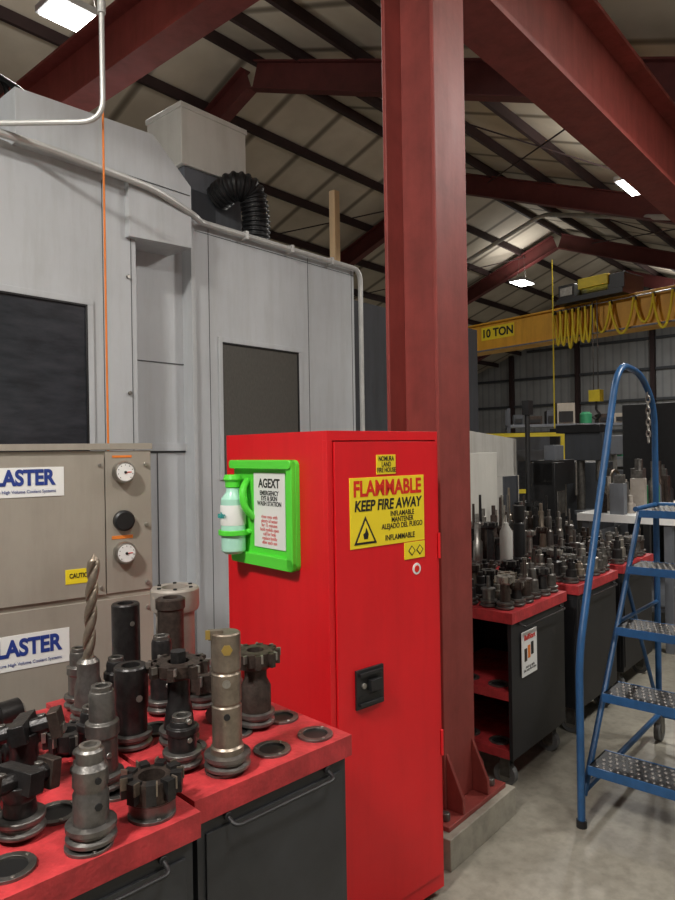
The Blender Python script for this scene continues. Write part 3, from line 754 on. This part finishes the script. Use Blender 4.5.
g = G()
g.box(0, 1.7, 0, 0.75, 0.98, 1.04, 'white')
for x in (0.03, 1.61):
    for y in (0.03, 0.66): g.box(x, x+0.06, y, y+0.06, 0, 0.98, 'mid_grey')
g.box(0.05, 1.65, 0.05, 0.70, 0.3, 0.33, 'mid_grey')
WBP = bpt(RC, 2.66, 0.0)
g.build('workbench', WBP+(0,), BB)
g = G()
rnd = random.Random(3)
for k in range(22):
    x = 0.08+0.073*k; y = rnd.uniform(0.38, 0.62); hh = rnd.uniform(0.14, 0.45); m = rnd.choice(['black', 'steel_dark', 'mid_grey', 'steel_dark', 'rust_dark', 'bench_green', 'fixture_beige'])
    if k % 3: g.lathe((x, y, 0), [(0.04, 0), (0.04, hh*0.5), (0.02, hh*0.6), (0.02, hh)], m, 16)
    else: g.box(x-0.04, x+0.04, y-0.05, y+0.06, 0, hh*0.8, m); g.box(x-0.02, x+0.02, y-0.03, y+0.03, hh*0.8, hh, 'steel_dark')
g.build('bench_tools', WBP+(1.04,), BB)
g = G(); g.box(0, 0.8, 0, 0.6, 0.05, 2.05, 'black'); g.box(0.03, 0.39, -0.012, 0, 0.1, 2.0, 'machine_dark'); g.box(0.41, 0.77, -0.012, 0, 0.1, 2.0, 'machine_dark'); g.box(0.36, 0.38, -0.03, -0.012, 1.0, 1.2, 'steel'); g.box(0.05, 0.75, 0.05, 0.55, 0, 0.05, 'black')
g.build('storage_cupboard', (3.70, 7.35, 0), BB, bevel=0.004)
def rack(name, loc, w_, h_, beta, seed, post='machine_dark'):
    g = G(); rnd = random.Random(seed)
    for x in (0, w_-0.06):
        for y in (0, 0.6): g.box(x, x+0.06, y, y+0.06, 0, h_, post)
    z = 0.15
    while z < h_:
        g.box(0, w_, 0, 0.66, z, z+0.05, 'mid_grey'); x = 0.12
        while x < w_-0.35:
            bw_ = rnd.uniform(0.12, 0.34); bh = rnd.uniform(0.12, 0.42); m = rnd.choice(['mid_grey', 'black', 'machine_dark', 'blue', 'bench_green', 'steel_dark', 'rust_dark', 'taupe'])
            if rnd.random() < 0.35: g.lathe((x+bw_/2, 0.3, z+0.05), [(bw_*0.4, 0), (bw_*0.4, bh*0.8), (bw_*0.25, bh)], m, 14)
            else: g.box(x, x+bw_*0.9, 0.08, 0.5, z+0.05, z+0.05+bh, m); g.box(x+0.03, x+bw_*0.8, 0.06, 0.08, z+0.08, z+0.05+bh*0.6, 'black')
            x += bw_+0.05
        z += 0.6
    g.build(name, loc, beta)
rack('storage_rack', (3.1, 12.4, 0), 3.0, 2.3, BB+60, 5)
rack('storage_rack', (6.0, 13.6, 0), 3.0, 2.3, BB+70, 6)
rack('storage_rack', (8.4, 17.5, 0), 3.0, 2.2, BB+90, 8)
g = G(); g.box(0, 1.2, 0, 1.0, 0, 0.5, 'mid_grey'); g.box(0.35, 0.85, 0.4, 1.0, 0.5, 1.75, 'offwhite'); g.box(0.4, 0.8, -0.15, 0.6, 1.45, 1.75, 'mid_grey')
g.box(0.45, 0.75, -0.3, 0.0, 1.2, 1.75, 'bench_green'); g.cyl((0.6, -0.15, 1.02), 0.05, 0.2, 'steel'); g.box(-0.1, 1.3, -0.3, 0.2, 0.9, 1.0, 'steel_dark'); g.box(0.4, 0.8, -0.1, 0.4, 0.5, 0.9, 'mid_grey')
g.cyl((0.6, -0.15, 1.75), 0.1, 0.2, 'black')
g.build('milling_machine', (4.35, 10.3, 0), BB, bevel=0.01)
g = G(); g.box(0, 1.3, 0, 1.1, 0, 1.55, 'mid_grey'); g.box(0.2, 0.8, -0.01, 0, 0.8, 1.4, 'glass_dark'); g.box(0.9, 1.2, -0.05, 0, 1.0, 1.5, 'machine_dark'); g.box(0.1, 1.2, 0.2, 1.0, 1.55, 1.75, 'mid_grey')
g.build('turning_center', (2.3, 9.2, 0), BB+15, bevel=0.01)
g = G(); g.box(0, 1.2, 0, 0.05, 1.72, 1.77, 'cable_yellow')
for x in (0.05, 1.15): g.box(x-0.03, x+0.03, 0, 0.05, 0, 1.72, 'cable_yellow')
g.box(0, 1.2, 0, 0.05, 1.0, 1.05, 'cable_yellow')
g.build('safety_railing', (1.72, 8.78, 0), 100)

# ------------------------------------------------------------------ overhead crane
L0 = Vector((2.36, 11.3, 0)); dirv = Vector((0.613, -0.79, 0)).normalized()
cy = math.atan2(dirv.y, dirv.x)
g = G()
g.box(-2.2, 6.6, -0.14, -0.12, 3.17, 3.60, 'crane_yellow'); g.box(-2.2, 6.6, 0.12, 0.14, 3.17, 3.60, 'crane_yellow')
g.box(-2.2, 6.6, -0.18, 0.18, 3.575, 3.60, 'crane_yellow'); g.box(-2.2, 6.6, -0.18, 0.18, 3.14, 3.17, 'crane_yellow')
g.box(-2.2, 6.6, -0.185, -0.18, 3.14, 3.165, 'mid_grey')
g.box(0.20, 0.85, -0.146, -0.14, 3.32, 3.53, 'yellow_lbl')
g.box(6.3, 6.7, -0.9, 0.9, 3.15, 3.5, 'crane_yellow')
cr = g.build('overhead_crane', tuple(L0), yaw=cy, bevel=0.004)
text(cr, '10 TON', 0.18, (0.525, -0.148, 3.42), 'front', 'blk_ink', bold=0.006)
g = G()
g.box(1.75, 2.75, -0.35, 0.35, 3.605, 3.68, 'black'); g.box(1.75, 2.0, -0.3, 0.3, 3.68, 3.88, 'black')
g.lathe((2.0, 0, 3.82), [(0.13, 0), (0.13, 0.45)], 'mid_grey', 20, 'X'); g.box(2.48, 2.72, -0.25, 0.25, 3.68, 3.90, 'black'); g.box(2.05, 2.5, -0.28, -0.22, 3.78, 3.92, 'cable_yellow')
g.box(1.78, 1.98, -0.31, -0.30, 3.72, 3.84, 'steel')
g.tube([(2.25, -0.25, 3.7), (2.25, -0.25, 2.35)], 0.008, 'steel_dark', 6); g.tube([(2.32, -0.25, 3.7), (2.32, -0.25, 2.35)], 0.008, 'steel_dark', 6)
g.box(2.20, 2.37, -0.3, -0.2, 2.2, 2.36, 'cable_yellow')
g.tube(rounded([(2.285, -0.25, 2.2), (2.285, -0.25, 2.08), (2.35, -0.25, 2.02), (2.3, -0.25, 1.95), (2.23, -0.25, 1.99)], 0.03), 0.018, 'black', 8)
g.build('crane_hoist', tuple(L0), yaw=cy, bevel=0.004)
g = G()
x = 1.62
rnd = random.Random(11)
for k in range(12):
    wd = (0.10 if k < 6 else rnd.uniform(0.24, 0.40)); dp = rnd.uniform(0.42, 0.56) if k < 6 else rnd.uniform(0.28, 0.5)
    pts = [(x+wd*t, -0.20-0.02*(k % 2), 3.54-dp*math.sin(math.pi*t)**0.7) for t in [i/12 for i in range(13)]]
    g.tube(pts, 0.017, 'cable_yellow', 8); g.box(x-0.02, x+0.02, -0.22, -0.185, 3.50, 3.56, 'black'); x += wd
g.tube([(1.62, -0.20, 3.55), (x, -0.20, 3.55)], 0.01, 'steel_dark', 6)
g.build('festoon_cable', tuple(L0), yaw=cy)
g = G(); g.tube([(1.62, -0.25, 4.3), (1.62, -0.25, 1.85)], 0.010, 'cable_yellow', 6); g.box(1.57, 1.67, -0.30, -0.20, 1.62, 1.85, 'black')
g.build('crane_pendant', tuple(L0), yaw=cy)
g = G(); g.tube(rounded([(3.2, 17.0, 6.2), (4.9, 16.0, 7.05), (5.95, 12.0, 5.6)], 0.3), 0.05, 'conduit', 10); g.build('sprinkler_pipe')

# ------------------------------------------------------------------ rolling ladder
g = G()
LW = 0.62; rt = 0.016
def frame(y):
    g.tube(rounded([(-0.03, y, 0.0), (-0.03, y, 0.72), (0.46, y, 1.90), (0.56, y, 1.98), (0.84, y, 1.96), (1.06, y, 1.80), (1.06, y, 0.12)], 0.12), rt, 'blue', 12)
    g.cyl((-0.03, y, 0), 0.022, 0.03, 'black', 12)
    g.tube([(0.0, y, 0.12), (0.80, y, 1.27)], 0.013, 'blue', 10)
    g.tube([(0.06, y, 0.95), (0.36, y, 1.62)], 0.012, 'blue', 10)
    g.tube([(0.03, y, 0.14), (1.06, y, 0.14)], 0.014, 'blue', 10)
    g.tube([(1.06, y, 0.16), (0.58, y, 0.92)], 0.010, 'blue', 10)
    g.tube([(1.06, y, 0.75), (0.45, y, 0.76)], 0.010, 'blue', 10)
    g.tube([(0.72, y, 1.27), (1.06, y, 1.27)], 0.013, 'blue', 10)
    g.cyl((1.06, y-0.015, 0.055), 0.055, 0.03, 'caster_rubber', 18, 'Y'); g.box(1.03, 1.09, y-0.02, y+0.02, 0.05, 0.14, 'steel_dark')
frame(0.02); frame(-LW-0.02)
for i in range(5):
    x0 = 0.178*i; z = 0.25+0.254*i; x1 = x0+(0.19 if i < 4 else 0.38)
    g.box(x0, x1, -LW, 0.0, z-0.008, z, 'tread')
    g.box(x0-0.006, x0, -LW, 0.0, z-0.035, z+0.002, 'blue'); g.box(x1, x1+0.006, -LW, 0.0, z-0.03, z+0.002, 'blue')
    g.box(x0, x1, -0.006, 0, z-0.03, z, 'blue'); g.box(x0, x1, -LW, -LW+0.006, z-0.03, z, 'blue')
    nx = 5 if i < 4 else 9
    for a in range(nx):
        for b in range(20):
            cx = x0+0.02+(x1-x0-0.04)*a/(nx-1); cyy = -0.03-(LW-0.06)*(b+0.5*(a % 2))/20
            g.lathe((cx, cyy, z), [(0.009, 0), (0.006, 0.004), (0.004, 0.004), (0.004, 0.001)], 'steel_dark', 8)
for z, x in ((0.14, 1.06), (1.27, 1.06)):
    g.tube([(x, 0.02, z), (x, -LW-0.02, z)], 0.013, 'blue', 10)
for k in range(9):
    g.X = Matrix.Translation((0.95, 0.02+0.0, 1.86-0.03*k)) @ Matrix.Rotation(R(90*(k % 2)), 4, 'Z')
    g.tube([(0.010*math.cos(R(a)), 0, 0.020*math.sin(R(a))) for a in range(0, 361, 45)], 0.004, 'steel', 6)
g.X = Matrix.Identity(4)
g.build('rolling_ladder', (1.03, 2.85, 0), BB)

# ------------------------------------------------------------------ lights
def highbay(x, y, z, power, size=0.5, col=(1, 0.97, 0.92), up=0.25):
    g = G(); s = size/2
    g.box(-s-0.03, s+0.03, -s*0.6-0.03, s*0.6+0.03, 0.02, 0.09, 'machine_grey'); g.box(-s*0.5, s*0.5, -0.08, 0.08, 0.09, 0.16, 'black')
    g.box(-s, s, -s*0.6, s*0.6, 0.0, 0.02, 'lamp')
    t = (0.755*x-0.656*y)+8.117
    zr = RZ-PITCH*abs(t)
    for sx in (-s*0.8, s*0.8): g.tube([(sx, 0, 0.09), (sx*0.3, 0, max(0.12, zr-z-0.25))], 0.004, 'steel_dark', 6)
    o = g.build('high_bay_light', (x, y, z), BB)
    for nm, p, zz, rx in (('lamp_glow', power, -0.01, 0), ('roof_fill_light', power*up, 0.18, math.pi)):  # second, upward light is an added fill to brighten the roof
        l = bpy.data.lights.new(nm, 'AREA'); l.shape = 'RECTANGLE'; l.size = size; l.size_y = size*0.6; l.energy = p; l.color = col
        lo = bpy.data.objects.new(nm, l); scene.collection.objects.link(lo); lo.parent = o; lo.location = (0, 0, zz); lo.rotation_euler = (rx, 0, 0)
highbay(-2.62, 7.0, 6.05, 200, 0.6)
highbay(-1.9, -0.8, 4.7, 270, 0.7)
highbay(1.1, 0.2, 4.2, 45, 0.7)
highbay(3.4, 3.2, 4.2, 95, 0.7)
highbay(4.5, 10.0, 5.4, 170, 0.7)
highbay(9.5, 13.5, 4.9, 110, 0.7)
highbay(5.5, 20.0, 6.4, 150, 0.7, up=0.12)
highbay(11.0, 22.0, 6.4, 130, 0.7, up=0.12)

w = bpy.data.worlds.new('World'); scene.world = w; w.use_nodes = True
w.node_tree.nodes['Background'].inputs[0].default_value = (0.5, 0.55, 0.6, 1)
w.node_tree.nodes['Background'].inputs[1].default_value = 0.1

# ------------------------------------------------------------------ camera
cam = bpy.data.cameras.new('camera'); co = bpy.data.objects.new('camera', cam); scene.collection.objects.link(co)
cam.sensor_fit = 'VERTICAL'; cam.sensor_height = 36; cam.lens = 27.2; cam.clip_start = 0.05; cam.clip_end = 200
co.rotation_mode = 'QUATERNION'
co.location = (0, 0, 1.59)
rot = Matrix.Rotation(R(90), 4, 'X') @ Matrix.Rotation(R(-0.9), 4, 'Z')
co.rotation_quaternion = rot.to_quaternion()
scene.camera = co
scene.view_settings.view_transform = 'Standard'
scene.view_settings.exposure = 0.0
